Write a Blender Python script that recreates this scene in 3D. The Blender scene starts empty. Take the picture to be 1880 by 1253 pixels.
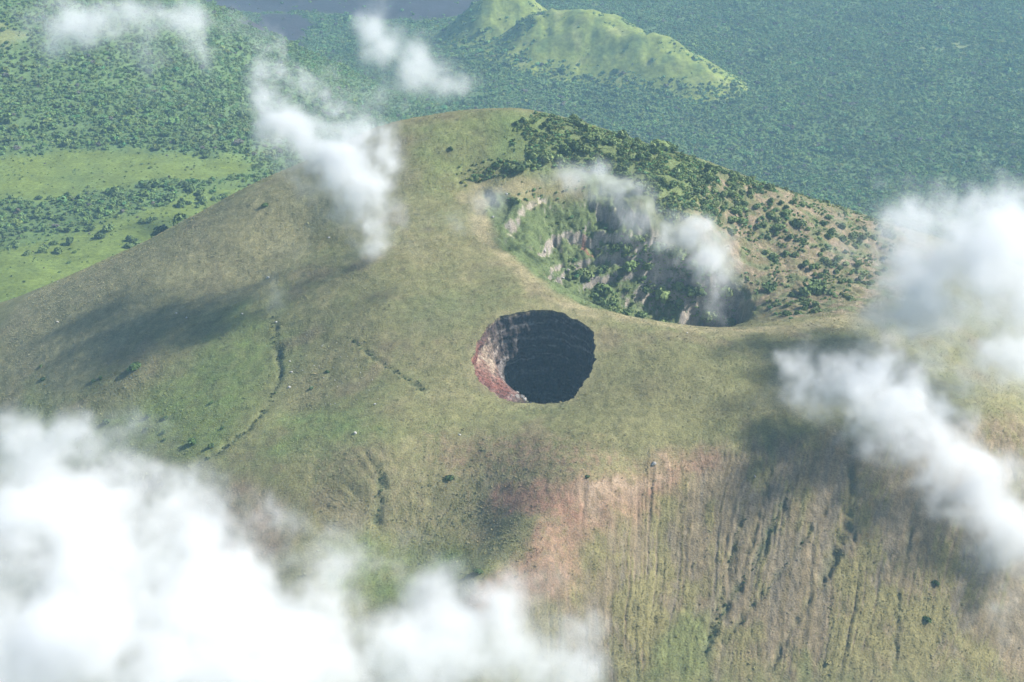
import bpy, math, random
import numpy as np

R = math.radians
rng = np.random.default_rng(7)
random.seed(7)
scene = bpy.context.scene
col = scene.collection

# ------------------------------------------------------------------ camera
CAM_Z, PITCH, HFOV = 450.0, R(29.0), R(40.0)
FPX = 940.0 / math.tan(HFOV / 2)
cd = bpy.data.cameras.new('camera')
cd.sensor_width = 36.0
cd.lens = 18.0 / math.tan(HFOV / 2)
cd.clip_start, cd.clip_end = 1.0, 40000.0
cam = bpy.data.objects.new('camera', cd)
cam.location = (0, 0, CAM_Z)
cam.rotation_euler = (math.pi / 2 - PITCH, 0, 0)
col.objects.link(cam)
scene.camera = cam

# ------------------------------------------------------------------ sky, sun, exposure
SUN_EL, SUN_AZ = R(40), R(10)          # azimuth: from +x towards +y
SUN = np.array([math.cos(SUN_EL) * math.cos(SUN_AZ), math.cos(SUN_EL) * math.sin(SUN_AZ), math.sin(SUN_EL)])
w = bpy.data.worlds.new('World')
scene.world = w
w.use_nodes = True
nt = w.node_tree
sky = nt.nodes.new('ShaderNodeTexSky')
sky.sky_type = 'NISHITA'
sky.sun_disc = False
sky.sun_elevation = SUN_EL
sky.sun_rotation = math.atan2(SUN[0], SUN[1])
sky.altitude = 1000
nt.links.new(sky.outputs[0], nt.nodes['Background'].inputs[0])
nt.nodes['Background'].inputs[1].default_value = 0.07
sl = bpy.data.lights.new('sun', 'SUN')
sl.energy, sl.angle, sl.color = 5.0, R(0.53), (1.0, 0.95, 0.87)
so = bpy.data.objects.new('sun', sl)
from mathutils import Vector
so.rotation_euler = Vector(SUN).to_track_quat('Z', 'Y').to_euler()
so.location = (900, 900, 1500)
col.objects.link(so)
scene.view_settings.view_transform = 'Standard'
scene.view_settings.look = 'None'
scene.view_settings.exposure = 0.9
scene.view_settings.gamma = 1.0
scene.view_settings.use_curve_mapping = False
cy = scene.cycles
cy.max_bounces = 10
cy.diffuse_bounces = 2
cy.glossy_bounces = 1
cy.transmission_bounces = 1
cy.transparent_max_bounces = 128
cy.volume_bounces = 5
cy.volume_step_rate = 2.0
cy.volume_max_steps = 256
cy.use_adaptive_sampling = True
cy.adaptive_threshold = 0.03
cy.use_denoising = True
cy.sample_clamp_indirect = 8.0

# ------------------------------------------------------------------ helpers: numbers
def sstep(a, b, x):
    t = np.clip((x - a) / (b - a), 0, 1)
    return t * t * (3 - 2 * t)

_perm = {}
def perlin(x, y, seed=0):
    if seed not in _perm:
        g = np.random.default_rng(1000 + seed)
        a = g.uniform(0, 2 * np.pi, 512)
        _perm[seed] = (g.permutation(512), np.cos(a), np.sin(a))
    p, gx, gy = _perm[seed]
    x = np.asarray(x, float); y = np.asarray(y, float)
    xi = np.floor(x).astype(np.int64); yi = np.floor(y).astype(np.int64)
    xf = x - xi; yf = y - yi
    u = xf * xf * xf * (xf * (xf * 6 - 15) + 10); v = yf * yf * yf * (yf * (yf * 6 - 15) + 10)
    def gr(ix, iy, fx, fy):
        h = p[(p[ix & 511] + iy) & 511]
        return gx[h] * fx + gy[h] * fy
    a = gr(xi, yi, xf, yf); b = gr(xi + 1, yi, xf - 1, yf)
    c = gr(xi, yi + 1, xf, yf - 1); d = gr(xi + 1, yi + 1, xf - 1, yf - 1)
    return ((a + u * (b - a)) * (1 - v) + (c + u * (d - c)) * v) * 1.4

def fbm(x, y, octv=4, seed=0, gain=0.5):
    s = 0; a = 1; f = 1
    for k in range(octv):
        s = s + a * perlin(np.asarray(x) * f + 13.7 * k, np.asarray(y) * f - 7.1 * k, seed + k)
        a *= gain; f *= 2.03
    return s

def ridged(x, y, octv=3, seed=0):
    s = 0; a = 1; f = 1
    for k in range(octv):
        s = s + a * (1 - 2 * np.abs(perlin(np.asarray(x) * f, np.asarray(y) * f, seed + k)))
        a *= 0.5; f *= 2.1
    return s

def ray(px, py):
    u = (np.asarray(px, float) - 940) / FPX; v = (626.5 - np.asarray(py, float)) / FPX
    c, s = math.cos(PITCH), math.sin(PITCH)
    d = np.stack([u, c + v * s, -s + v * c], -1)
    return d / np.linalg.norm(d, axis=-1, keepdims=True)

def project(x, y, z):
    c, s = math.cos(PITCH), math.sin(PITCH)
    dz = np.asarray(z) - CAM_Z
    f = y * c - dz * s; up = y * s + dz * c
    return 940 + FPX * x / f, 626.5 - FPX * up / f

def at_z(px, py, z):
    d = ray(px, py)
    return np.array([0, 0, CAM_Z]) + d * ((z - CAM_Z) / d[2])

def tps_fit(P, smooth=0.0):
    P = np.asarray(P, float); n = len(P); S = 300.0
    q = P[:, :2] / S
    r2 = ((q[:, None] - q[None]) ** 2).sum(-1)
    K = 0.5 * r2 * np.log(r2 + 1e-12) + smooth * np.eye(n)
    A = np.zeros((n + 3, n + 3)); A[:n, :n] = K
    A[:n, n] = 1; A[:n, n + 1:] = q; A[n, :n] = 1; A[n + 1:, :n] = q.T
    b = np.zeros(n + 3); b[:n] = P[:, 2]
    s = np.linalg.solve(A, b)
    def ev(x, y):
        x = np.asarray(x, float) / S; y = np.asarray(y, float) / S
        o = s[n] + s[n + 1] * x + s[n + 2] * y
        for k in range(n):
            rr = (x - q[k, 0]) ** 2 + (y - q[k, 1]) ** 2
            o = o + s[k] * 0.5 * rr * np.log(rr + 1e-12)
        return o
    return ev

def seg_dist(x, y, line):
    """distance to a polyline and the position along it (0..1)"""
    line = np.asarray(line, float)[:, :2]
    best = np.full(np.shape(x), 1e9); along = np.zeros(np.shape(x))
    n = len(line) - 1
    for k in range(n):
        a, b = line[k], line[k + 1]; ab = b - a
        t = np.clip(((x - a[0]) * ab[0] + (y - a[1]) * ab[1]) / (ab @ ab + 1e-9), 0, 1)
        d = np.hypot(x - a[0] - t * ab[0], y - a[1] - t * ab[1])
        m = d < best
        best = np.where(m, d, best); along = np.where(m, (k + t) / n, along)
    return best, along

def poly_sd(x, y, poly):
    """signed distance to a closed polygon, negative inside"""
    poly = np.asarray(poly, float)[:, :2]
    d, _ = seg_dist(x, y, np.vstack([poly, poly[:1]]))
    ins = np.zeros(np.shape(x), bool); n = len(poly)
    for k in range(n):
        x1, y1 = poly[k]; x2, y2 = poly[(k + 1) % n]
        if y1 == y2: continue
        c = ((y1 > y) != (y2 > y)) & (x < (x2 - x1) * (y - y1) / (y2 - y1) + x1)
        ins ^= c
    return np.where(ins, -d, d)

# ------------------------------------------------------------------ height of the volcano (sparse survey points, thin plate between)
ctrl = [  # (photo x, photo y, height)
 (700,232,45),(560,295,15),(820,218,56),(950,204,60),(1010,217,56),(1100,248,46),(1200,278,33),(1300,312,18),(1400,343,-1),(1500,379,-20),(1640,416,-46),(1760,450,-70),(1880,490,-95),
 (450,356,-1),(300,443,-34),(150,513,-66),(0,592,-98),(-200,680,-132),
 (870,660,-8),(980,570,2),(1095,640,-6),(980,742,-18),(980,655,-8),
 (500,580,-24),(500,700,-33),(250,500,-41),(250,680,-58),(0,700,-95),(0,850,-106),(100,620,-74),(560,420,-4),
 (700,420,12),(700,550,0),(880,500,6),(800,330,30),
 (905,440,10),(960,490,6),(1010,530,2),(1090,570,-1),(1200,590,-5),(1330,603,-10),(1450,598,-12),(1550,588,-15),(1700,575,-28),(1880,600,-60),
 (880,345,25),(950,372,20),
 (1000,420,2),(1050,520,-25),(1130,490,-22),(1100,400,6),(1100,350,20),(1000,345,24),(1130,320,27),
 (1180,420,4),(1280,470,-14),(1340,520,-33),(1390,570,-40),(1210,545,-46),(1300,592,-56),(1330,420,-8),(1400,450,-22),(1500,500,-31),(1600,480,-40),(1450,400,-12),
 (700,740,-15),(560,760,-30),(750,1020,-60),(880,985,-49),(620,980,-50),(700,865,-26),(1000,1020,-41),(1100,900,-25),(1200,850,-24),(950,800,-16),(880,1095,-50),
 (430,930,-46),(450,1050,-66),(600,1150,-78),(340,860,-50),(1580,810,-20),(1880,800,-40),(1400,700,-12),(1700,700,-22),(1880,700,-48),
 (1200,1000,-57),(1080,1100,-66),(1200,1253,-98),(1600,1000,-58),(1600,1253,-102),(1880,1000,-75),(1880,1253,-115),(1000,1253,-95),(700,1253,-96),(300,1253,-112),(0,1253,-135),(0,1000,-118),
]
P3 = [at_z(px, py, z) for px, py, z in ctrl]
P3 += [np.array(p, float) for p in [
 (-900,900,-330),(-900,600,-330),(-600,400,-270),(0,400,-225),(0,100,-400),(600,400,-280),(900,900,-330),(900,600,-330),(-500,100,-420),(500,100,-420),
 (-460,1250,-195),(-330,1230,-140),(-200,1230,-95),(-60,1230,-25),(60,1230,-38),(180,1230,-90),(320,1250,-135),
 (-108,1130,27),(-50,1130,42),(5,1130,44),(65,1125,32),(115,1120,18),(165,1120,2),(210,1125,-18),(265,1135,-38),(500,1250,-200),(700,1200,-260),
 (-500,1500,-330),(-200,1500,-280),(0,1500,-230),(250,1500,-280),(500,1500,-340),(800,1500,-400),(-800,1400,-380),
 (600,1000,-190),(-650,1050,-170)]]
mount_base = tps_fit(P3, 1e-4)

# ------------------------------------------------------------------ height of the plain and the forested slope on the left
pl = [(0,530,-178),(0,400,-192),(0,290,-186),(250,285,-190),(480,305,-205),(0,100,-150),(0,0,-110),(150,0,-135),(300,0,-165),(500,58,-290),(640,130,-390),(500,250,-235),(250,150,-190),
      (700,200,-425),(820,120,-470),(900,60,-492),(620,230,-330)]
PP = [at_z(*p) for p in pl] + [np.array(p, float) for p in [
 (-300,1250,-185),(-600,1250,-190),(-900,1400,-190),(-900,1900,-100),(-1200,2400,0),(-1600,2000,0),(-900,2500,-190),(-560,2900,-478),(-700,3200,-492),(-330,2720,-478),(-300,3500,-490),(0,3500,-500),(0,2400,-490),(150,1900,-470),
 (600,2000,-500),(600,3000,-500),(1400,2500,-500),(1400,3500,-500),(500,4200,-500),(1500,1500,-500),(900,1300,-500),(-1600,1200,-250),(-1000,800,-400),(-1000,3800,-500)]]
_pb = tps_fit(PP, 2e-3)
def plain_raw(x, y):
    x = np.asarray(x, float); y = np.asarray(y, float)
    cx, cyy = np.clip(x, -1600, 1500), np.clip(y, 900, 4000)
    h = np.minimum(_pb(cx, cyy), 60)
    h = np.where(x > 0, np.maximum(h, -512), h)
    h = h + 10 * fbm(x / 260, y / 260, 3, 40) + 0.6 * fbm(x / 30, y / 30, 2, 43)
    return h

qx = np.concatenate([np.arange(-9000, -1700, 240), np.arange(-1700, 1700, 9), np.arange(1700, 9001, 240)])
qy = np.concatenate([np.arange(-1500, 1100, 60), np.arange(1100, 4100, 9), np.arange(4100, 14000, 240)])
QX, QY = np.meshgrid(qx, qy)
QZ = plain_raw(QX, QY)

def bil(A, x, y, gx, gy):
    i = np.clip(np.searchsorted(gx, x) - 1, 0, len(gx) - 2); j = np.clip(np.searchsorted(gy, y) - 1, 0, len(gy) - 2)
    fx = np.clip((x - gx[i]) / (gx[i + 1] - gx[i]), 0, 1); fy = np.clip((y - gy[j]) / (gy[j + 1] - gy[j]), 0, 1)
    if A.ndim == 3: fx = fx[..., None]; fy = fy[..., None]
    return (A[j, i] * (1 - fx) + A[j, i + 1] * fx) * (1 - fy) + (A[j + 1, i] * (1 - fx) + A[j + 1, i + 1] * fx) * fy

def plain_h(x, y):
    return bil(QZ, np.asarray(x, float), np.asarray(y, float), qx, qy)

# ------------------------------------------------------------------ grid over the volcano
gx = np.concatenate([np.arange(-760, -400, 5), np.arange(-400, 20, 1.3), np.arange(20, 330, 0.75), np.arange(330, 410, 1.3), np.arange(410, 800, 5)])
gy = np.concatenate([np.arange(120, 545, 6), np.arange(545, 1125, 1.3), np.arange(1125, 1700, 5)])
GX, GY = np.meshgrid(gx, gy)                    # rows: y
GZ = mount_base(GX, GY)

def mount_h(x, y):
    x = np.asarray(x, float); y = np.asarray(y, float)
    h = bil(GZ, x, y, gx, gy)
    return np.where((x > gx[0]) & (x < gx[-1]) & (y > gy[0]) & (y < gy[-1]), h, -1000)

def cast(px, py, tmax=5200):
    """where the line of sight through a photo point meets the ground: (points, distance)"""
    px = np.atleast_1d(np.asarray(px, float)); py = np.atleast_1d(np.asarray(py, float))
    d = ray(px, py); t = np.full(px.shape, 500.0); done = np.zeros(px.shape, bool); hit = np.full(px.shape, tmax)
    prev = t.copy()
    while True:
        X = d[:, 0] * t; Y = d[:, 1] * t; Z = CAM_Z + d[:, 2] * t
        g = np.maximum(mount_h(X, Y), plain_h(X, Y))
        below = (Z < g) & ~done
        if below.any():
            lo = prev.copy(); hi = t.copy()
            for _ in range(12):
                m = (lo + hi) / 2
                gm = np.maximum(mount_h(d[:, 0] * m, d[:, 1] * m), plain_h(d[:, 0] * m, d[:, 1] * m))
                b = CAM_Z + d[:, 2] * m < gm
                hi = np.where(b, m, hi); lo = np.where(b, lo, m)
            hit = np.where(below, hi, hit); done |= below
        if done.all() or t.min() > tmax: break
        prev = t.copy(); t = t + np.where(t < 1300, 5.0, 14.0)
    return np.array([0, 0, CAM_Z]) + d * hit[:, None], hit

def W(*pts):
    a = np.array(pts, float)
    return cast(a[:, 0], a[:, 1])[0]

def WM(*pts):
    """the same for points on the volcano: a point just above its skyline is taken down to it"""
    a = np.array(pts, float); p = W(*pts)
    for _ in range(14):
        bad = p[:, 1] > 1135
        if not bad.any(): break
        a[bad, 1] += 4; p[bad] = cast(a[bad, 0], a[bad, 1])[0]
    return p

# ------------------------------------------------------------------ helpers: meshes, materials, tags
def tag(o, label=None, cat=None, group=None, kind=None):
    if label: o['label'] = label
    if cat: o['category'] = cat
    if group: o['group'] = group
    if kind: o['kind'] = kind
    return o

def mesh_np(name, V, F, smooth=True):
    """V (n,3), F (m,3|4) arrays"""
    V = np.ascontiguousarray(V, np.float32); F = np.asarray(F, np.int32)
    me = bpy.data.meshes.new(name)
    me.vertices.add(len(V)); me.vertices.foreach_set('co', V.ravel())
    k = F.shape[1]
    me.loops.add(F.size); me.loops.foreach_set('vertex_index', F.ravel())
    me.polygons.add(len(F))
    me.polygons.foreach_set('loop_start', np.arange(0, F.size, k, dtype=np.int32))
    me.polygons.foreach_set('loop_total', np.full(len(F), k, np.int32))
    me.polygons.foreach_set('use_smooth', np.full(len(F), smooth, bool))
    me.update(calc_edges=True)
    return me

def color_attr(me, C, name='cover'):
    C = np.asarray(C, np.float32)
    a = me.attributes.new(name, 'FLOAT_COLOR', 'POINT')
    a.data.foreach_set('color', np.concatenate([C, np.ones((len(C), 1), np.float32)], 1).ravel())

def obj(name, me, mat=None, parent=None, loc=None):
    o = bpy.data.objects.new(name, me); col.objects.link(o)
    if mat is not None and me is not None and not me.materials: me.materials.append(mat)
    if parent is not None: o.parent = parent
    if loc is not None: o.location = loc
    return o

def new_mat(name, rough=0.95):
    m = bpy.data.materials.new(name); m.use_nodes = True
    b = m.node_tree.nodes['Principled BSDF']
    b.inputs['Roughness'].default_value = rough
    b.inputs['Specular IOR Level'].default_value = 0.12
    return m, m.node_tree, b

def nd(t, kind, **kw):
    n = t.nodes.new(kind)
    for k, v in kw.items(): setattr(n, k, v)
    return n

def noise_mul(t, src, coord, scale, lo, hi, detail=3.0):
    """multiply a colour by noise between lo and hi"""
    n = nd(t, 'ShaderNodeTexNoise'); n.inputs['Scale'].default_value = scale; n.inputs['Detail'].default_value = detail
    t.links.new(coord, n.inputs['Vector'])
    r = nd(t, 'ShaderNodeMapRange'); r.inputs[1].default_value = 0.3; r.inputs[2].default_value = 0.7
    r.inputs[3].default_value = lo; r.inputs[4].default_value = hi
    t.links.new(n.outputs[0], r.inputs[0])
    mx = nd(t, 'ShaderNodeVectorMath', operation='SCALE')
    t.links.new(src, mx.inputs[0]); t.links.new(r.outputs[0], mx.inputs['Scale'])
    return mx.outputs[0], n.outputs[0]

def ground_mat(name, s1, s2, bump, bdist, attr='cover', lo=0.75, hi=1.25):
    m, t, b = new_mat(name)
    at = nd(t, 'ShaderNodeAttribute', attribute_name=attr)
    g = nd(t, 'ShaderNodeNewGeometry')
    c, f1 = noise_mul(t, at.outputs['Color'], g.outputs['Position'], s1, lo, hi, 4)
    c, f2 = noise_mul(t, c, g.outputs['Position'], s2, 0.8, 1.2, 3)
    t.links.new(c, b.inputs['Base Color'])
    bp = nd(t, 'ShaderNodeBump'); bp.inputs['Strength'].default_value = bump; bp.inputs['Distance'].default_value = bdist
    t.links.new(f1, bp.inputs['Height']); t.links.new(bp.outputs[0], b.inputs['Normal'])
    return m

def foliage_mat(name, instanced):
    m, t, b = new_mat(name, 0.7)
    if instanced: at = nd(t, 'ShaderNodeAttribute', attribute_name='tint', attribute_type='INSTANCER').outputs['Color']
    else: at = nd(t, 'ShaderNodeObjectInfo').outputs['Color']
    g = nd(t, 'ShaderNodeNewGeometry')
    c, _ = noise_mul(t, at, g.outputs['Position'], 0.55, 0.75, 1.25, 2)
    t.links.new(c, b.inputs['Base Color'])
    return m

def plain_mat(name, rgb, var=0.25, scale=1.5, rough=0.95):
    m, t, b = new_mat(name, rough)
    rg = nd(t, 'ShaderNodeRGB'); rg.outputs[0].default_value = (*rgb, 1)
    g = nd(t, 'ShaderNodeTexCoord')
    c, f = noise_mul(t, rg.outputs[0], g.outputs['Object'], scale, 1 - var, 1 + var, 4)
    t.links.new(c, b.inputs['Base Color'])
    bp = nd(t, 'ShaderNodeBump'); bp.inputs['Strength'].default_value = 0.6; bp.inputs['Distance'].default_value = 0.3
    t.links.new(f, bp.inputs['Height']); t.links.new(bp.outputs[0], b.inputs['Normal'])
    return m

# ------------------------------------------------------------------ relief of the volcano
PIT_PX = [(868,668),(872,640),(886,612),(908,588),(935,578),(965,572),(1000,569),(1030,573),(1052,584),(1075,596),(1088,612),(1093,640),(1090,668),(1081,690),(1066,714),(1045,735),(1018,741),(985,741),(955,740),(925,732),(900,718),(879,697)]
pit_poly = WM(*PIT_PX)
crater_poly = WM((885,350),(960,366),(1100,348),(1200,405),(1300,462),(1365,525),(1400,578),(1340,600),(1200,587),(1090,567),(1010,528),(950,480),(905,440))
slope_poly = WM((905,905),(1010,900),(1110,893),(1200,857),(1330,815),(1450,800),(1580,795),(1880,760),(2000,900),(2000,1250),(1650,1253),(1300,1253),(1000,1253),(940,1130),(1000,1060),(1080,960))
bowl_c = WM((760,1030))[0]
gul = {'a': WM((503,575),(508,620),(515,690),(492,745),(455,790),(400,830),(345,862)),
       'b': WM((640,618),(690,660),(740,690),(785,722)),
       'c': WM((690,848),(700,890),(694,930),(690,965)),
       'd': WM((1558,800),(1561,900),(1554,965),(1500,1080)),
       'e': WM((1450,900),(1400,1010),(1330,1120),(1285,1215)),
       'f': WM((1530,920),(1440,1040),(1310,1195)),
       'g': WM((1585,960),(1490,1090),(1400,1250)),
       'h': WM((1365,940),(1325,1080),(1292,1200)),
       'i': WM((1420,850),(1395,940),(1372,1030)),
       'j': WM((1690,900),(1650,1080),(1640,1250))}
gul_w = {'a': (2.2, 1.7), 'b': (1.6, 1.0), 'c': (3.0, 2.6), 'd': (3.0, 3.2), 'e': (2.2, 1.7), 'f': (1.6, 1.4), 'g': (1.7, 1.5), 'h': (1.5, 1.2), 'i': (1.5, 1.2), 'j': (1.8, 1.4)}

def rill_u(x, y):
    m = np.clip(0.05 + (x - 50) * 0.0027, 0.0, 0.5)
    return x - m * (y - 700) + 5 * fbm(x / 60, y / 60, 2, 61) + 0.8 * fbm(x / 7, y / 9, 2, 63)

near = (GX > -420) & (GX < 430) & (GY > 530) & (GY < 1140)
X, Y = GX[near], GY[near]
Z = GZ[near].copy()
sd_pit = poly_sd(X, Y, pit_poly)
sd_cr = poly_sd(X + 5 * fbm(X / 18, Y / 18, 2, 5), Y + 5 * fbm(X / 18, Y / 18, 2, 6), crater_poly)
sd_sl = poly_sd(X + 6 * fbm(X / 14, Y / 14, 2, 7), Y + 12 * fbm(X / 9, Y / 40, 3, 8), slope_poly)
m_cr = sstep(5, -8, sd_cr)
m_sl = sstep(8, -14, sd_sl)
calm = sstep(2, 16, sd_pit)
Z += 1.1 * fbm(X / 48, Y / 48, 3, 11) * calm + (0.34 * fbm(X / 9, Y / 9, 2, 15) + 0.22 * fbm(X / 3.3, Y / 3.3, 2, 17)) * sstep(0, 4, sd_pit)
# crater: ledges and broken cliffs
step = 13.0
zz = Z + 4.5 * fbm(X / 26, Y / 26, 3, 21)
fr = zz / step - np.floor(zz / step)
ter = step * (np.floor(zz / step) + sstep(0.58, 0.92, fr))
Z += m_cr * (0.55 * sstep(-0.25, 0.35, fbm(X / 40, Y / 40, 2, 29)) * (ter - zz) + 1.8 * ridged(X / 13, Y / 13, 3, 25) - 1.0 + 0.7 * fbm(X / 4, Y / 4, 2, 28))
hole = WM((1318,592))[0]
dh = np.hypot((X - hole[0]) / 1.25, Y - hole[1] - 4) + 3 * fbm(X / 10, Y / 10, 3, 48)
Z -= 32 * sstep(27, 10, dh) * m_cr
# cliff bands: short scarps, downhill to the right of each line
SCARPS = [(WM((1122,462),(1092,432),(1050,428),(1012,434),(985,470)), 6.5), (WM((1010,357),(965,376),(938,408),(926,446)), 3.0), (WM((1200,428),(1150,388),(1100,372)), 8.5),
          (WM((1035,478),(1012,490),(1005,512)), 6.0), (WM((1280,478),(1230,452),(1190,440)), 6.5)]
scarp = np.zeros(len(X))
for line, hh in SCARPS:
    x_, y_ = X + 2.2 * fbm(X / 6, Y / 6, 3, 55), Y + 2.2 * fbm(X / 6, Y / 6, 3, 57)
    best = np.full(X.shape, 1e9); sg = np.ones(X.shape)
    for k in range(len(line) - 1):
        a_, b_ = line[k][:2], line[k + 1][:2]; ab = b_ - a_
        t_ = np.clip(((x_ - a_[0]) * ab[0] + (y_ - a_[1]) * ab[1]) / (ab @ ab), 0, 1)
        d_ = np.hypot(x_ - a_[0] - t_ * ab[0], y_ - a_[1] - t_ * ab[1])
        cr_ = ab[0] * (y_ - a_[1]) - ab[1] * (x_ - a_[0])
        mm2 = d_ < best; best = np.where(mm2, d_, best); sg = np.where(mm2, np.sign(cr_), sg)
    _, al = seg_dist(x_, y_, line)
    env = sstep(0, 0.12, al) * sstep(1, 0.88, al) * np.clip(0.8 + 0.9 * fbm(X / 9, Y / 9, 2, 59), 0.2, 1.4)
    s_ = -best * sg
    Z -= hh * env * np.where(s_ < 0, np.exp(-best / 15), 0.0) * sstep(0, 1.6, best)
    scarp = np.maximum(scarp, env * sstep(3.4, 1.6, best) * (s_ < 0.7) * sstep(-0.25, 0.15, fbm(X / 5, Y / 5, 2, 58)))
# right shoulder of the crater: low terrace lines and lumps
sh_poly = WM((1290,300),(1640,405),(1760,470),(1600,585),(1420,590),(1340,500),(1270,430))
m_sh = sstep(6, -10, poly_sd(X, Y, sh_poly))
Z += m_sh * (0.9 * ridged(X / 22, Y / 11, 3, 31) + 0.6 * fbm(X / 5, Y / 5, 2, 33))
# rills on the steep near slope
U = rill_u(X, Y)
rill_a = np.clip(0.55 + 0.9 * fbm(U / 30, Y / 120, 2, 35), 0.1, 1.4)
rill = ridged(U / 2.6, Y / 150, 2, 36) * 0.78 * rill_a + 0.8 * ridged(U / 11, Y / 160, 1, 38) * rill_a - 0.9 * np.clip(perlin(U / 6.5, Y / 200, 34) - 0.35, 0, 1)
Z += m_sl * (0.95 * rill + 0.35 * fbm(X / 2.6, Y / 6, 2, 39))
# the bowl: streaks that run to its bottom
th = np.arctan2(X - bowl_c[0], Y - bowl_c[1]); rr = np.hypot(X - bowl_c[0], Y - bowl_c[1])
m_bw = sstep(75, 50, rr) * sstep(10, 22, rr) * sstep(0.1, 0.5, np.cos(th) + 0.5) * (1 - m_sl)
Z += m_bw * 0.55 * ridged(th * 12, rr / 45, 2, 45)
g_mask = {}
for k, line in gul.items():
    wd, dp = gul_w[k]
    d, al = seg_dist(X + 1.6 * fbm(X / 6, Y / 6, 2, 51), Y + 1.6 * fbm(X / 6, Y / 6, 2, 52), line)
    g_mask[k] = np.exp(-(d / wd) ** 2) * sstep(0, 0.08, al) * sstep(1.0, 0.9, al) * np.clip(0.75 + 0.9 * fbm(al * 14, al * 3 + 5, 2, 53), 0.2, 1.3)
    Z -= dp * g_mask[k]
GZ[near] = Z
far_ = ~near
GZ[far_] += 1.1 * fbm(GX[far_] / 48, GY[far_] / 48, 3, 11)

# ------------------------------------------------------------------ what grows or lies where on the volcano
OLIVE, STRAW, GREEN, LIME = (.173, .17, .077), (.208, .19, .096), (.115, .165, .052), (.115, .148, .06)
RED, PINK, SOIL, BROWN, ROCK = (.25, .12, .08), (.24, .185, .125), (.188, .158, .122), (.168, .132, .08), (.24, .215, .19)
C = np.empty((len(X), 3)); C[:] = OLIVE
def mixc(m, c):
    global C
    C = C + (np.asarray(c) - C) * np.clip(m, 0, 1)[:, None]
wx, wy = X + 7 * fbm(X / 22, Y / 22, 3, 71), Y + 7 * fbm(X / 22, Y / 22, 3, 74)
def zone(pts, feather=8):
    return sstep(feather, -feather, poly_sd(wx, wy, WM(*pts)))
n1 = fbm(X / 60, Y / 60, 4, 81); n2 = fbm(X / 14, Y / 14, 3, 85); n3 = fbm(X / 4, Y / 4, 3, 88)
mixc(sstep(-0.2, 0.7, n1 + 0.5 * n2) * 0.6, STRAW)
mixc(sstep(0.1, 0.8, -n1 + 0.6 * n2) * 0.55, (.14, .155, .065))
mixc(sstep(0.15, 0.75, fbm(X / 35, Y / 35, 3, 83)) * 0.5, (.185, .145, .09))
mixc(sstep(0.1, 0.8, n3 + 0.3 * n2) * 0.25, BROWN)
mixc(zone([(0,560),(300,440),(560,300),(640,330),(480,560),(300,560),(60,800),(0,820)], 22) * 0.75, (.218, .205, .11))       # big dry flank
mixc(zone([(0,800),(60,690),(120,760),(280,830),(0,860)], 14) * 0.5, GREEN)
mixc(zone([(430,570),(500,570),(512,690),(485,755),(400,825),(345,858),(260,830),(140,800),(250,730),(370,660)], 26) * (0.75 + 0.3 * n2), (.14, .185, .058))
mixc(zone([(515,760),(600,745),(700,760),(720,800),(600,840),(480,830)], 14) * (0.55 + 0.4 * n2), (.135, .19, .06))
mixc(zone([(600,1000),(700,970),(800,1000),(900,1040),(820,1080),(600,1080)], 10) * (0.6 + 0.4 * n2), (.135, .18, .06))
mixc(zone([(740,235),(940,205),(1000,240),(900,300),(820,345),(770,330)], 12) * (0.6 + 0.4 * n2), (.165, .195, .07))
mixc(zone([(740,560),(900,540),(860,600),(760,610)], 14) * 0.5, (.13, .155, .07))
mixc(zone([(900,210),(1010,205),(1420,335),(1330,400),(1200,410),(1060,330),(900,310)], 12) * 0.8, (.135, .18, .065))         # ground under the thicket
mixc(m_sh * (0.65 + 0.5 * n2), (.205, .165, .105))
mixc(m_sh * sstep(0.0, 0.7, n3 + n2), (.25, .195, .13))
mixc(m_sh * sstep(-0.1, 0.45, fbm(X / 16, Y / 12, 3, 94)) * 0.75, (.125, .155, .065))
rim_line = WM((870,360),(890,420),(930,470),(990,525),(1060,565),(1200,592),(1330,606),(1500,598),(1640,580))
mixc(zone([(1060,680),(1180,640),(1330,650),(1420,720),(1330,800),(1180,830),(1020,800)], 22) * 0.7, (.14, .137, .062))
d_rim, _ = seg_dist(wx, wy, rim_line)
mixc(sstep(16, 4, d_rim) * (0.6 + 0.4 * n2), (.275, .235, .135))
mixc(zone([(870,345),(960,330),(1080,335),(1060,350),(960,368),(905,430)], 8) * 0.6, (.265, .225, .13))
# crater inside
gz0, gz1 = np.gradient(GZ, gy, axis=0), np.gradient(GZ, gx, axis=1)
steep = np.hypot(gz0, gz1)[near]
mixc(m_cr, (.105, .135, .055))
mixc(m_cr * zone([(900,440),(960,380),(1000,400),(1000,450),(1060,520),(1110,570),(1010,530)], 6), LIME)
mixc(m_cr * sstep(1.5, 2.2, steep + 0.5 * n3 + 0.4 * n2) , ROCK)
mixc(m_cr * sstep(1.6, 2.4, steep + 0.5 * n2) * sstep(0.1, 0.5, fbm(X / 7, Y / 7, 2, 92)), (.36, .31, .25))
mixc(scarp * (0.8 + 0.5 * n3), (.36, .315, .25))
d_red, _ = seg_dist(wx, wy, WM((1074,455), (1078,470)))
mixc(sstep(3.0, 0.5, d_red) * 0.75, (.26, .11, .08))
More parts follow.
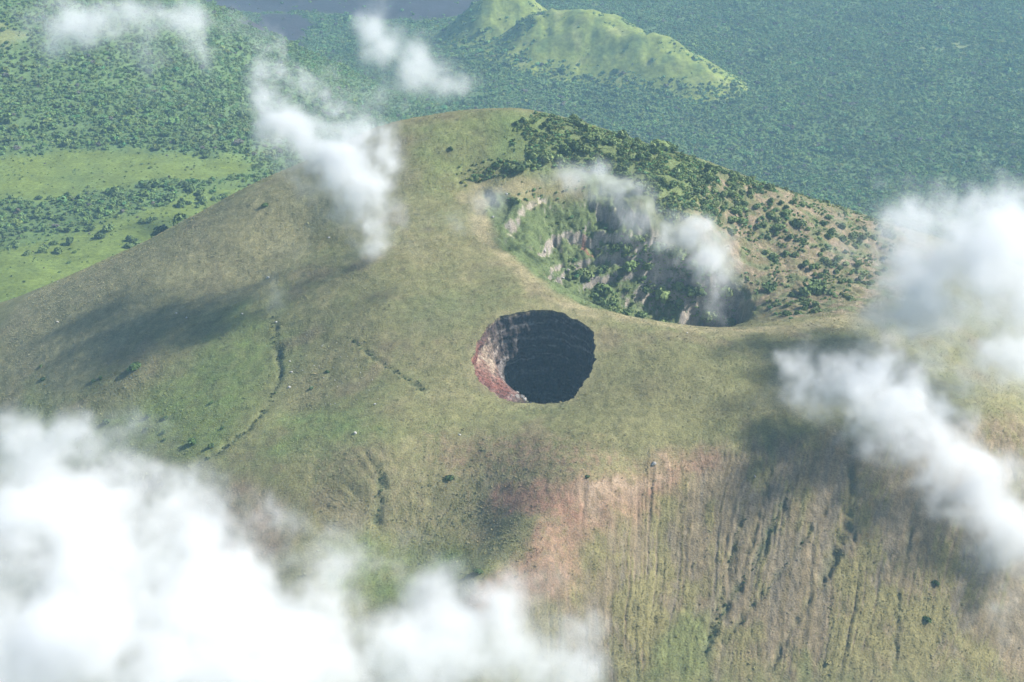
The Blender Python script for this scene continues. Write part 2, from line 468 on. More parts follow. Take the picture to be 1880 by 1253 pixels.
# brown and red earth of the near side
mixc(zone([(380,900),(500,890),(540,960),(500,1060),(380,1040)], 12) * (0.6 + 0.4 * n2), (.225, .155, .10))
mixc(zone([(800,800),(980,800),(1180,860),(1060,890),(900,880),(800,850)], 14) * (0.35 + 0.5 * n3), (.21, .135, .095))
mixc(zone([(560,820),(860,850),(960,900),(960,1010),(840,1000),(560,960)], 12) * (0.35 + 0.4 * n3), (.195, .165, .095))
soilmix = np.clip(0.45 + 0.8 * fbm(U / 5, Y / 110, 3, 95), 0, 1)
veg = 0.15 + 0.7 * sstep(0.25, 0.85, 0.8 * ridged(U / 2.6, Y / 150, 2, 36) * rill_a - 0.2 + 0.55 * n2 + 0.6 * n1 + sstep(715, 600, Y) * 0.45)
base_soil = np.asarray(BROWN)[None] * (1 - soilmix[:, None]) + np.asarray(PINK)[None] * soilmix[:, None]
gry = sstep(-0.1, 0.5, fbm(U / 6, Y / 90, 3, 98))
base_soil = base_soil + (np.asarray(SOIL)[None] - base_soil) * (gry * 0.7)[:, None]
slc = base_soil + (np.asarray((.185, .168, .072))[None] - base_soil) * veg[:, None]
C = C + (slc - C) * m_sl[:, None]
mixc(zone([(900,905),(1000,890),(1110,882),(1190,856),(1320,818),(1330,850),(1220,890),(1150,940),(1080,1010),(1030,1080),(900,1120),(840,1120),(930,1050),(1005,955)], 6) * (0.9 + 0.5 * n3), (.25, .165, .108))
mixc(zone([(1040,905),(1130,880),(1230,850),(1180,890),(1090,950)], 4) * (0.6 + 0.6 * n3), (.31, .235, .165))
d_red, _ = seg_dist(wx, wy, WM((925,905),(1000,915),(1050,925)))
mixc(sstep(12, 2, d_red) * (0.5 + 0.5 * n3), (.25, .14, .095))
d_red, _ = seg_dist(wx, wy, WM((1195,880),(1205,905),(1195,935)))
mixc(sstep(6, 1, d_red) * 0.35 * (0.6 + n3), (.25, .14, .09))
mixc(zone([(1230,1130),(1300,1120),(1320,1253),(1170,1253)], 6) * 0.6, (.13, .165, .06))
for k in g_mask: mixc(g_mask[k] * (0.75 if k in 'abce' else 0.35), (.10, .115, .06))
mixc(sstep(9, 0.5, poly_sd(X, Y, pit_poly)) * 0.35, (.25, .225, .12))
C = np.clip(C * (1 + 0.10 * n2 + 0.10 * n3)[:, None], 0.02, 0.6)
COVER = np.empty(GX.shape + (3,)); COVER[:] = OLIVE
COVER[near] = C

# ------------------------------------------------------------------ mesh of the volcano, with the hole of the pit cut out
def smooth_loop(poly, n):
    p = np.asarray(poly)[:, :2]; m = len(p); out = []
    for k in range(n):
        t = k * m / n; i = int(t); f = t - i
        a, b, c, d = p[(i - 1) % m], p[i % m], p[(i + 1) % m], p[(i + 2) % m]
        out.append(0.5 * ((2 * b) + (c - a) * f + (2 * a - 5 * b + 4 * c - d) * f * f + (-a + 3 * b - 3 * c + d) * f ** 3))
    return np.array(out)
RIM = smooth_loop(pit_poly, 260)
ctr = RIM.mean(0)
dirs = (RIM - ctr) / np.linalg.norm(RIM - ctr, axis=1)[:, None]
ang = np.arctan2(dirs[:, 1], dirs[:, 0])
jit = 1.5 * fbm(np.cos(ang) * 5 + 9, np.sin(ang) * 5, 3, 101) + 1.0 * perlin(np.cos(ang) * 16, np.sin(ang) * 16, 104)
RIM = RIM + dirs * jit[:, None]

VX, VY, VZ = GX.copy(), GY.copy(), GZ.copy()
loc = (GX > RIM[:, 0].min() - 6) & (GX < RIM[:, 0].max() + 6) & (GY > RIM[:, 1].min() - 6) & (GY < RIM[:, 1].max() + 6)
sdl = np.full(GX.shape, 99.0); sdl[loc] = poly_sd(GX[loc], GY[loc], RIM)
snap = np.abs(sdl) < 0.75
lx, ly = VX[snap], VY[snap]
bd = np.full(lx.shape, 1e9); bx = lx.copy(); by = ly.copy()
for k in range(len(RIM)):
    a, b = RIM[k], RIM[(k + 1) % len(RIM)]; ab = b - a
    t = np.clip(((lx - a[0]) * ab[0] + (ly - a[1]) * ab[1]) / (ab @ ab + 1e-9), 0, 1)
    qx_, qy_ = a[0] + t * ab[0], a[1] + t * ab[1]
    d = np.hypot(lx - qx_, ly - qy_); mm = d < bd
    bd = np.where(mm, d, bd); bx = np.where(mm, qx_, bx); by = np.where(mm, qy_, by)
VX[snap], VY[snap] = bx, by
VZ[snap] = bil(GZ, bx, by, gx, gy)
inside = (sdl < 0) & ~snap
sunk = GZ < bil(QZ, GX, GY, qx, qy) - 25
nyv, nxv = GX.shape
ids = np.arange(nxv * nyv).reshape(nyv, nxv)
quad = np.stack([ids[:-1, :-1], ids[:-1, 1:], ids[1:, 1:], ids[1:, :-1]], -1).reshape(-1, 4)
fi, fs, fk = inside.ravel()[quad], snap.ravel()[quad], sunk.ravel()[quad]
drop = fi.any(1) | fk.all(1) | (fs.all(1))
quad = quad[~drop]
me = mesh_np('volcano', np.stack([VX, VY, VZ], -1).reshape(-1, 3), quad)
color_attr(me, COVER.reshape(-1, 3))
M_GROUND = ground_mat('grassy_volcanic_soil', 0.9, 0.16, 0.9, 0.5)
volcano = tag(obj('volcano_terrain', me, M_GROUND), 'broad olive grassy volcano with a round pit and a green crater', kind='structure')

# ------------------------------------------------------------------ the pit: wall with strata, floor
DEPTH = 58.0
nr = 64
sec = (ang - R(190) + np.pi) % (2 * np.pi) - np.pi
talus = np.exp(-(sec / 0.85) ** 2)
topz = bil(GZ, RIM[:, 0], RIM[:, 1], gx, gy)
V = []; CC = []
for k in range(nr + 1):
    f = k / nr; d = f * DEPTH
    ca, sa = np.cos(ang), np.sin(ang)
    led = 1.5 * perlin(np.full_like(ang, d / 5.5) + 0.8 * ca + 0.6 * perlin(ang * 3, ang * 0 + 2, 110), ca * 0.8 + sa * 0.6 + 20, 111) + 0.8 * perlin(np.full_like(ang, d / 1.7), sa * 1.4 + ca, 112)
    rough = 1.5 * fbm(ang * 7 + 3, np.full_like(ang, d / 7), 4, 114) + 0.4 * perlin(ang * 34, np.full_like(ang, d / 2), 117)
    inn = 0.08 * d + (led + rough) * sstep(0.0, 4.0, d) + talus * np.maximum(0, d - 7) * 1.22 + 0.2 * np.maximum(0, d - 38)
    o = -0.9 * (1 - sstep(0, 1.2, d)) + inn
    xy = RIM - dirs * o[:, None]
    zt = topz - 0.35
    floor_z = topz.mean() - DEPTH
    z = zt * (1 - f) + floor_z * f + 0.4 * fbm(ang * 20, np.full_like(ang, d / 3), 2, 119) * (f > 0.02)
    V.append(np.column_stack([xy, z]))
    band = perlin(np.full_like(ang, d / 3.1) + 0.6 * ca + 0.5 * fbm(ang * 4, np.full_like(ang, d / 12), 2, 120), ca * 0.5 + 4, 121) + 0.5 * perlin(np.full_like(ang, d / 1.3), sa * 2 + 7, 122)
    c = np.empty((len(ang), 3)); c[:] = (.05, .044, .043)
    def mm_(m, cc_):
        global c
        m = np.clip(m, 0, 1)[:, None]; c = c + (np.asarray(cc_) - c) * m
    mm_(sstep(0.1, 0.6, band + 0.3 * fbm(ang * 12, np.full_like(ang, d / 6), 2, 124)), (.17, .155, .145))
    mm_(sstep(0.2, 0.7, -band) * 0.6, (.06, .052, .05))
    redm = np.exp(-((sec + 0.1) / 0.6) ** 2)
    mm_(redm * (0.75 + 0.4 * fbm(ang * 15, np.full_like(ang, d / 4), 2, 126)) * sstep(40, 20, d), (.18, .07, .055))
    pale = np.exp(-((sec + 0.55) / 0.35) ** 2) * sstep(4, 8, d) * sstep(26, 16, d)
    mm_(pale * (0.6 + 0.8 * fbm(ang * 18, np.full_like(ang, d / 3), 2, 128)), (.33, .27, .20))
    mm_(talus * sstep(26, 40, d) * (0.5 + fbm(ang * 10, np.full_like(ang, d / 6), 2, 129)), (.10, .13, .055))
    mm_(np.full_like(ang, 1 - sstep(0.2, 2.2, d)) * 0.7, (.16, .135, .075))
    CC.append(c)
V = np.array(V); CC = np.array(CC); na = len(ang)
ii = np.arange(na)
F = np.concatenate([np.stack([k * na + ii, (k + 1) * na + ii, (k + 1) * na + (ii + 1) % na, k * na + (ii + 1) % na], -1) for k in range(nr)])
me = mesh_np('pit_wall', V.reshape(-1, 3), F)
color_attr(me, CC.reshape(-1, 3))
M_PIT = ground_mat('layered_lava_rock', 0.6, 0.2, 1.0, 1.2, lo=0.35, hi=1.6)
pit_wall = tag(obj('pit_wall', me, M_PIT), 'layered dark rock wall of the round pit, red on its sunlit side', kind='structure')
# floor: rings closing towards the centre
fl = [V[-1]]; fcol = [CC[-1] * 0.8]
for f in (0.85, 0.68, 0.5, 0.33, 0.17):
    xy = ctr + (V[-1][:, :2] - ctr) * f
    z = V[-1][:, 2].mean() - 1.5 * (1 - f) + 1.6 * fbm(xy[:, 0] / 6, xy[:, 1] / 6, 3, 131)
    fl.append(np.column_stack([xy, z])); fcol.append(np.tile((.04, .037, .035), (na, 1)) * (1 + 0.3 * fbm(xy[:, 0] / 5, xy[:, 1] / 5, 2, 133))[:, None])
fl = np.array(fl); n5 = len(fl)
F = np.concatenate([np.stack([k * na + ii, (k + 1) * na + ii, (k + 1) * na + (ii + 1) % na, k * na + (ii + 1) % na], -1) for k in range(n5 - 1)])
cap = np.vstack([fl.reshape(-1, 3), [[ctr[0], ctr[1], fl[-1][:, 2].mean()]]])
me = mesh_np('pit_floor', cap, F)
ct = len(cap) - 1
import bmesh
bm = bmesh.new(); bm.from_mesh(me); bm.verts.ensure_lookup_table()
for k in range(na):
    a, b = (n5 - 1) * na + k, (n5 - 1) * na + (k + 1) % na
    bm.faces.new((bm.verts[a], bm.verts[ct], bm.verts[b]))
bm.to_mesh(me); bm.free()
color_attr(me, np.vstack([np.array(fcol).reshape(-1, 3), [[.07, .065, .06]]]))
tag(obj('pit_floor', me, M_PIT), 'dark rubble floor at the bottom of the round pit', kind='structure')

# ------------------------------------------------------------------ the plain
meadow_poly = W((-60,282),(120,274),(300,283),(480,302),(470,322),(330,330),(220,348),(100,362),(-60,380))
meadow2 = W((-60,470),(150,420),(300,380),(420,330),(470,325),(330,430),(150,500),(-60,545))
lava_a = np.array([at_z(px, py, -495) for px, py in ((250,-40),(960,-40),(930,6),(885,22),(760,30),(680,30),(600,18),(450,14),(380,20),(300,14))])
lava_b = W((445,44),(475,28),(530,26),(585,43),(560,58),(490,60))
def hill_a(x, y):
    d, al = seg_dist(x, y, [(95, 2985), (190, 2960), (300, 2890), (385, 2815)])
    return 108 * np.exp(-(d / (112 - 36 * al)) ** 2) * (1 - 0.62 * al ** 2) * (0.8 + 0.2 * sstep(0, 0.25, al)) * (1 + 0.10 * fbm(x / 60, y / 60, 3, 141))
def hill_b(x, y):
    d, al = seg_dist(x, y, [(-45, 3120), (5, 3130)])
    return 96 * np.exp(-(d / 92) ** 2) * (1 + 0.10 * fbm(x / 60, y / 60, 3, 145))
qm = fbm(QX / 60, QY / 60, 3, 151)
sx, sy = QX + 25 * fbm(QX / 50, QY / 50, 3, 153), QY + 25 * fbm(QX / 50, QY / 50, 3, 156)
QC = np.empty(QX.shape + (3,)); QC[:] = (.10, .155, .058)
def mixq(m, c):
    global QC
    QC = QC + (np.asarray(c) - QC) * np.clip(m, 0, 1)[..., None]
m_mead = np.maximum(sstep(12, -12, poly_sd(sx, sy, meadow_poly)), 0.85 * sstep(15, -20, poly_sd(sx, sy, meadow2)))
lowg = sstep(1500, 1250, QY) * sstep(0, -150, QX)
mixq(lowg * 0.9, (.105, .152, .038))
mixq(m_mead * (0.85 + 0.3 * qm), (.135, .175, .038))
m_lava = np.maximum(sstep(15, -10, poly_sd(QX + 12 * qm, QY + 14 * qm, lava_a)), sstep(12, -8, poly_sd(QX + 8 * qm, QY + 8 * qm, lava_b)))
mixq(m_lava, (.045, .038, .048))
m_clear = sstep(14, 0, seg_dist(sx, sy, W((1700,90),(1760,84),(1880,80)))[0]) + sstep(9, 0, seg_dist(sx, sy, W((1740,90),(1780,105),(1800,112)))[0]) + sstep(20, 0, seg_dist(sx, sy, W((1620,395),(1660,400)))[0])
m_clear = np.clip(m_clear + sstep(12, -6, poly_sd(sx, sy, W((-60,40),(0,48),(20,60),(38,80),(0,94),(-60,96)))), 0, 1)
mixq(m_clear * 0.8, (.20, .21, .085))
me = mesh_np('plain', np.stack([QX, QY, QZ], -1).reshape(-1, 3), np.stack([(i0 := np.arange(QX.size).reshape(QX.shape))[:-1, :-1], i0[:-1, 1:], i0[1:, 1:], i0[1:, :-1]], -1).reshape(-1, 4))
color_attr(me, QC.reshape(-1, 3))
M_PLAIN = ground_mat('forest_floor_and_meadow', 0.25, 0.05, 0.5, 1.0)
tag(obj('plain', me, M_PLAIN), 'wide low plain and forested foot slope beyond the volcano', kind='structure')
M_HILL = ground_mat('lime_hill_grass', 0.12, 0.03, 0.5, 1.5)
for nm, fn, (x0, x1, y0, y1), lab in (('grassy_hill', hill_a, (-200, 700, 2600, 3320), 'long rounded lime green grassy hill standing out of the forest plain'),
                                      ('grassy_hill', hill_b, (-330, 280, 2920, 3460), 'smaller rounded green hill behind the long grassy hill')):
    hx, hy = np.meshgrid(np.arange(x0, x1, 7.0), np.arange(y0, y1, 7.0))
    hz = plain_raw(hx, hy) - 7 + fn(hx, hy) + 2.0 * ridged(hx / 45, hy / 45, 2, 161) * 2.2 * np.clip(fn(hx, hy) / 30, 0, 1)
    ih = np.arange(hx.size).reshape(hx.shape)
    me = mesh_np(nm, np.stack([hx, hy, hz], -1).reshape(-1, 3), np.stack([ih[:-1, :-1], ih[:-1, 1:], ih[1:, 1:], ih[1:, :-1]], -1).reshape(-1, 4))
    hn = fbm(hx / 40, hy / 40, 3, 165)
    hc = np.empty(hx.shape + (3,)); hc[:] = (.19, .225, .05)
    hc = hc + (np.array((.10, .15, .05)) - hc) * sstep(0.1, 0.8, hn)[..., None] * 0.7
    hc = hc + (np.array((.24, .25, .10)) - hc) * sstep(0.2, 0.8, -hn)[..., None] * 0.6
    color_attr(me, hc.reshape(-1, 3))
    tag(obj(nm, me, M_HILL), lab, kind='structure')
def far_ground(x, y):
    p = plain_h(x, y)
    return np.maximum(p, p - 7 + np.maximum(hill_a(x, y), hill_b(x, y)))

# ------------------------------------------------------------------ plants: prototypes
M_LEAF_I = foliage_mat('foliage_of_far_trees', True)
M_LEAF = foliage_mat('foliage_of_single_trees', False)
M_BARK = plain_mat('bark', (.10, .08, .06), 0.3, 2.0)
M_TUFT = foliage_mat('tussock_grass', True)

def crown_mesh(name, n, lobes, size, seed, flat=0.75):
    """leaf clumps spread through several lobes; unit radius about 1, base at z = 0"""
    g = np.random.default_rng(seed)
    L = []
    for k in range(lobes):
        a = g.uniform(0, 2 * np.pi); r = g.uniform(0.15, 0.62) if k else 0
        L.append((r * math.cos(a), r * math.sin(a), g.uniform(0.55, 1.1) * flat if k else 0.85 * flat, g.uniform(0.36, 0.6)))
    V = []; F = []
    for k in range(n):
        lx, ly, lz, lr = L[g.integers(lobes)]
        d = g.normal(size=3); d /= np.linalg.norm(d)
        if d[2] < -0.45: d[2] *= -1
        p = np.array([lx, ly, lz]) + d * lr * g.uniform(0.7, 1.08) * np.array([1, 1, 0.85])
        nrm = d + g.normal(size=3) * 0.45; nrm /= np.linalg.norm(nrm)
        t = np.cross(nrm, g.normal(size=3)); t /= np.linalg.norm(t); b = np.cross(nrm, t)
        s = size * g.uniform(0.6, 1.3)
        i = len(V)
        V += [p - t * s - b * s * .6, p + t * s * .9 - b * s * .7 + nrm * s * .2, p + t * s * .7 + b * s + nrm * s * .1, p - t * s * .8 + b * s * .8 - nrm * s * .25]
        F.append((i, i + 1, i + 2, i + 3))
    V = np.array(V); V[:, 2] = np.maximum(V[:, 2], 0.02)
    return mesh_np(name, V, np.array(F), False)

def trunk_mesh(name, seed, h=0.8):
    g = np.random.default_rng(seed); V = []; F = []
    def limb(p0, p1, r0, r1):
        p0, p1 = np.array(p0, float), np.array(p1, float)
        ax = (p1 - p0) / np.linalg.norm(p1 - p0); t = np.cross(ax, (0.3, 1, 0.2)); t /= np.linalg.norm(t); b = np.cross(ax, t)
        i = len(V)
        for p, r in ((p0, r0), (p1, r1)):
            for k in range(5):
                a = k * 2 * math.pi / 5; V.append(p + r * (math.cos(a) * t + math.sin(a) * b))
        for k in range(5): F.append((i + k, i + (k + 1) % 5, i + 5 + (k + 1) % 5, i + 5 + k))
    top = (g.uniform(-.08, .08), g.uniform(-.08, .08), h * .6)
    limb((0, 0, -0.25), top, .09, .055)
    for k in range(4):
        a = k * 1.57 + g.uniform(0, 1)
        limb(top, (top[0] + .42 * math.cos(a), top[1] + .42 * math.sin(a), h * g.uniform(.8, 1.2)), .05, .015)
    return mesh_np(name, np.array(V), np.array(F))

bush_crowns = [crown_mesh('crown', 230, 7, 0.16, 300 + k, 0.62) for k in range(6)]
bush_trunks = [trunk_mesh('trunk', 320 + k, 0.7) for k in range(3)]
for m_ in bush_crowns: m_.materials.append(M_LEAF)
for m_ in bush_trunks: m_.materials.append(M_BARK)

def joined_tree(name, n, lobes, size, seed, flat, h):
    c = crown_mesh(name, n, lobes, size, seed, flat); t = trunk_mesh('t', seed + 1, h)
    bm = bmesh.new(); bm.from_mesh(c)
    nf = len(bm.faces); bm.from_mesh(t)
    bm.faces.ensure_lookup_table()
    for k in range(nf, len(bm.faces)): bm.faces[k].material_index = 1
    bm.to_mesh(c); bm.free(); bpy.data.meshes.remove(t)
    c.materials.append(M_LEAF_I); c.materials.append(M_BARK)
    return c
def proto_collection(name, meshes):
    c = bpy.data.collections.new(name)
    for k, m_ in enumerate(meshes):
        o = bpy.data.objects.new('%s_%02d' % (name, k), m_); c.objects.link(o)
    return c
far_trees = proto_collection('forest_kinds', [joined_tree('far_tree', 95, 5, 0.24, 400 + 3 * k, 0.72, 0.9) for k in range(7)])
near_bush = proto_collection('thicket_kinds', [joined_tree('near_bush', 150, 6, 0.19, 450 + 3 * k, 0.6, 0.7) for k in range(6)])

def tuft_mesh(seed):
    g = np.random.default_rng(seed); V = []; F = []
    for k in range(13):
        a = g.uniform(0, 2 * np.pi); l = g.uniform(0.5, 1.0); w_ = g.uniform(.13, .22)
        d = np.array([math.cos(a), math.sin(a), 0]); s = np.array([-d[1], d[0], 0])
        p0 = d * 0.08; p1 = d * l * .45 + np.array([0, 0, .5 * g.uniform(.7, 1.2)]); p2 = d * l + np.array([0, 0, .28 * g.uniform(.2, 1.5)])
        i = len(V)
        V += [p0 - s * w_, p0 + s * w_, p1 + s * w_ * 1.3, p1 - s * w_ * 1.3, p2 + s * w_ * .4, p2 - s * w_ * .4]
        F += [(i, i + 1, i + 2, i + 3), (i + 3, i + 2, i + 4, i + 5)]
    me = mesh_np('tussock', np.array(V), np.array(F), False); me.materials.append(M_TUFT)
    return me
tufts = proto_collection('tussock_kinds', [tuft_mesh(500 + k) for k in range(5)])

def scatter(name, pts, scl, tint, coll, n_kinds, label, tilt=0.0):
    n = len(pts)
    me = bpy.data.meshes.new(name)
    me.vertices.add(n); me.vertices.foreach_set('co', np.ascontiguousarray(pts, np.float32).ravel())
    def A(nm, ty, v, key='value'):
        a = me.attributes.new(nm, ty, 'POINT'); a.data.foreach_set(key, np.ascontiguousarray(v).ravel())
    A('scl', 'FLOAT_VECTOR', np.asarray(scl, np.float32), 'vector')
    A('spin', 'FLOAT_VECTOR', np.column_stack([rng.normal(0, tilt, n), rng.normal(0, tilt, n), rng.uniform(0, 6.283, n)]).astype(np.float32), 'vector')
    A('pick', 'INT', rng.integers(0, n_kinds, n).astype(np.int32))
    A('tint', 'FLOAT_COLOR', np.column_stack([tint, np.ones(n)]).astype(np.float32), 'color')
    o = bpy.data.objects.new(name, me); col.objects.link(o)
    ng = bpy.data.node_groups.new(name + '_scatter', 'GeometryNodeTree')
    ng.interface.new_socket('Geometry', in_out='INPUT', socket_type='NodeSocketGeometry')
    ng.interface.new_socket('Geometry', in_out='OUTPUT', socket_type='NodeSocketGeometry')
    gi, go = ng.nodes.new('NodeGroupInput'), ng.nodes.new('NodeGroupOutput')
    iop = ng.nodes.new('GeometryNodeInstanceOnPoints')
    ci = ng.nodes.new('GeometryNodeCollectionInfo'); ci.inputs['Collection'].default_value = coll
    ci.inputs['Separate Children'].default_value = True; ci.inputs['Reset Children'].default_value = True
    def at(nm, ty):
        a = ng.nodes.new('GeometryNodeInputNamedAttribute'); a.data_type = ty; a.inputs['Name'].default_value = nm
        return a.outputs[0]
    L = ng.links.new
    L(gi.outputs[0], iop.inputs['Points']); L(ci.outputs[0], iop.inputs['Instance'])
    iop.inputs['Pick Instance'].default_value = True
    L(at('pick', 'INT'), iop.inputs['Instance Index'])
    e2r = ng.nodes.new('FunctionNodeEulerToRotation'); L(at('spin', 'FLOAT_VECTOR'), e2r.inputs[0]); L(e2r.outputs[0], iop.inputs['Rotation'])
    L(at('scl', 'FLOAT_VECTOR'), iop.inputs['Scale'])
    L(iop.outputs[0], go.inputs[0])
    md = o.modifiers.new('scatter', 'NODES'); md.node_group = ng
    return tag(o, label, kind='stuff')

def in_view(x, y, z, m=140):
    px, py = project(x, y, z)
    return (px > -m) & (px < 1880 + m) & (py > -m) & (py < 1253 + m)

def tints(n, base, var=0.22, hue=0.12):
    v = np.clip(1 + rng.normal(0, var, n), 0.5, 1.7)[:, None]
    h = rng.normal(0, hue, n)[:, None]
    return np.asarray(base)[None] * v * np.concatenate([1 + h, np.ones((n, 1)), 1 - 0.5 * h], 1)

# ------------------------------------------------------------------ the forest on the plain and the far slope
sp = 5.6
fx, fy = np.meshgrid(np.arange(-1750, 1750, sp), np.arange(1180, 3900, sp))
fx = fx.ravel() + rng.uniform(-.5, .5, fx.size) * sp; fy = fy.ravel() + rng.uniform(-.5, .5, fy.size) * sp
fz = far_ground(fx, fy)
keep = in_view(fx, fy, fz, 160) & (mount_h(fx, fy) < plain_h(fx, fy) + 0.5)
fx, fy, fz = fx[keep], fy[keep], fz[keep]
md_ = bil(m_mead, fx, fy, qx, qy); lv = bil(m_lava, fx, fy, qx, qy); cl = bil(m_clear, fx, fy, qx, qy); lg = bil(lowg, fx, fy, qx, qy)
ha, hb = hill_a(fx, fy), hill_b(fx, fy)
# hills: bare on the side turned to the camera and the west, wooded behind and in a few clumps
e = 3.0
back = sstep(0.02, 0.30, -(hill_a(fx + e, fy + 0.5 * e) - hill_a(fx - e, fy - 0.5 * e)) / (2 * e))
woods = sstep(45, 25, seg_dist(fx, fy, [(70, 3090), (35, 2990), (0, 2900)])[0])
bald = np.maximum(sstep(20, 30, ha) * (1 - back), sstep(34, 50, hb) * sstep(-90, -40, fx + 20) * 0.97) * (1 - woods)
clump = sstep(0.32, 0.5, fbm(fx / 30, fy / 30, 2, 171))
p = 1 - np.clip(np.maximum(bald * (1 - 0.75 * clump), cl * 0.9), 0, 1)
p *= 1 - lv * 0.985
p *= 1 - md_ * 0.5
gap = sstep(-0.2, 0.45, fbm(fx / 34, fy / 34, 3, 175))
thin = sstep(0.3, 0.75, fbm(fx / 90, fy / 60, 3, 173))
p *= 1 - 0.45 * thin
p *= 1 - lg * (1 - gap) * 0.92
hl = sstep(2300, 1900, fy) * sstep(100, -100, fx)
p *= 1 - hl * (1 - lg) * 0.25 * (1 - gap)
keep = rng.uniform(size=len(fx)) < p
fx, fy, fz, hl, lg, md_ = fx[keep], fy[keep], fz[keep], hl[keep], lg[keep], md_[keep]
n = len(fx)
r = 2.95 * np.exp(rng.normal(0, 0.36, n)) * (1 - 0.3 * lg) * (1 - 0.7 * md_)
ft_mead = md_
ft = tints(n, (.13, .21, .064), 0.14, 0.13)
patch = fbm(fx / 120, fy / 120, 3, 178) + 0.8 * fbm(fx / 30, fy / 30, 2, 177)
ft *= np.clip(1 + 0.25 * patch, 0.6, 1.5)[:, None]
ft = ft + (np.array((.095, .15, .045)) - ft) * (0.45 * hl * rng.uniform(size=n))[:, None]
ft = ft + (np.array((.105, .15, .045)) - ft) * (0.6 * ft_mead)[:, None]
dry = sstep(0.35, 0.7, fbm(fx / 150, fy / 70, 3, 179)) * rng.uniform(size=n)
ft = ft + (np.array((.13, .135, .075)) - ft) * (0.6 * dry)[:, None]
gr = rng.uniform(size=n) < 0.035
ft[gr] = np.array((.13, .125, .10)) * rng.uniform(.7, 1.2, gr.sum())[:, None]
print('forest trees', n)
scatter('forest', np.column_stack([fx, fy, fz - 0.6]), np.column_stack([r, r, r * rng.uniform(0.6, 1.05, n)]), ft, far_trees, 7, 'dense green forest covering the plain and the far slopes')

# ------------------------------------------------------------------ tussock grass on the volcano
n = 380000
tx = rng.uniform(-410, 420, n); ty = rng.uniform(560, 1120, n)
tz = bil(GZ, tx, ty, gx, gy)
keep = in_view(tx, ty, tz, 90) & (poly_sd(tx, ty, RIM) > -0.3)
tx, ty, tz = tx[keep], ty[keep], tz[keep]
def val(mask): 
    A = np.zeros(GX.shape); A[near] = mask
    return bil(A, tx, ty, gx, gy)
t_sl, t_veg, t_cr = val(m_sl), val(veg), val(m_cr)
dens = np.clip(0.45 + 0.55 * fbm(tx / 30, ty / 30, 3, 181), 0.05, 1)
dens = dens * (1 - t_sl) + t_sl * np.clip(t_veg, 0, 1)
bare = val(zone([(900,900),(1000,885),(1110,885),(1230,850),(1160,915),(1060,1000),(1010,1080),(930,1090),(1040,960)], 7))
dens *= 1 - 0.9 * bare
keep = rng.uniform(size=len(tx)) < dens
tx, ty, tz, t_sl = tx[keep], ty[keep], tz[keep], t_sl[keep]
n = len(tx)
tc = bil(COVER, tx, ty, gx, gy)
tc = tc * np.clip(1.1 + rng.normal(0, 0.12, n), 0.7, 1.5)[:, None]
tc[:, 0] *= np.clip(1 + rng.normal(0, .05, n), .85, 1.15)
tc = tc + (np.array((.215, .195, .08)) - tc) * (0.4 * t_sl)[:, None]
r = np.exp(rng.normal(0, 0.3, n)) * 0.55
print('tussocks', n)
scatter('tussock_grass', np.column_stack([tx, ty, tz - 0.05]), np.column_stack([r, r, r * rng.uniform(.4, .7, n)]), tc, tufts, 5, 'olive and straw tussock grass covering the volcano slopes', 0.15)

# ------------------------------------------------------------------ thicket on the crest and round the crater
def on_ground(pts):
    p_ = WM(*pts); return p_
count = {'shrub': 0}
def shrub(x, y, r, hgt, tint, label, group=None, name='shrub', cat='shrub'):
    k = count['shrub']; count['shrub'] += 1
    z = float(bil(GZ, np.array([x]), np.array([y]), gx, gy)[0]) if float(mount_h(np.array([x]), np.array([y]))[0]) > -900 and float(mount_h(np.array([x]), np.array([y]))[0]) > float(plain_h(np.array([x]), np.array([y]))[0]) else float(plain_h(np.array([x]), np.array([y]))[0])
    root = bpy.data.objects.new(name, None); col.objects.link(root)
    root.location = (x, y, z - 0.12 * r); root.rotation_euler = (0, 0, random.uniform(0, 6.28)); root.scale = (r * random.uniform(.8, 1.35), r * random.uniform(.8, 1.2), hgt)
    root.empty_display_size = 0.3
    tag(root, label, cat, group)
    c_ = bpy.data.objects.new('crown', bush_crowns[k % len(bush_crowns)]); col.objects.link(c_); c_.parent = root; c_.color = (*tint, 1)
    t_ = bpy.data.objects.new('trunk', bush_trunks[k % len(bush_trunks)]); col.objects.link(t_); t_.parent = root
    return root

thick_poly = WM((950,232),(985,210),(1010,208),(1100,237),(1200,266),(1300,302),(1420,338),(1430,352),(1370,365),(1380,410),(1330,420),(1240,412),(1200,385),(1150,325),(1040,305),(960,320),(880,335),(850,330),(880,312),(960,290),(930,260))
rest = []
def sample(poly, n, feather=5):
    poly = np.asarray(poly)
    lo, hi = poly[:, :2].min(0), poly[:, :2].max(0)
    x = rng.uniform(lo[0], hi[0], n * 6); y = rng.uniform(lo[1], hi[1], n * 6)
    k = poly_sd(x + 4 * fbm(x / 12, y / 12, 2, 191), y + 4 * fbm(x / 12, y / 12, 2, 193), poly) < 0
    return x[k][:n], y[k][:n]
def spaced(x, y, r, k0, gapf=0.62):
    """keep candidates that do not crowd each other"""
    out = []
    for a in range(len(x)):
        if all((x[a] - x[b]) ** 2 + (y[a] - y[b]) ** 2 > (gapf * (r[a] + r[b])) ** 2 for b in out):
            out.append(a)
            if len(out) >= k0: break
    return out
DEEP, MID, PALE = (.08, .125, .042), (.13, .19, .065), (.175, .23, .085)
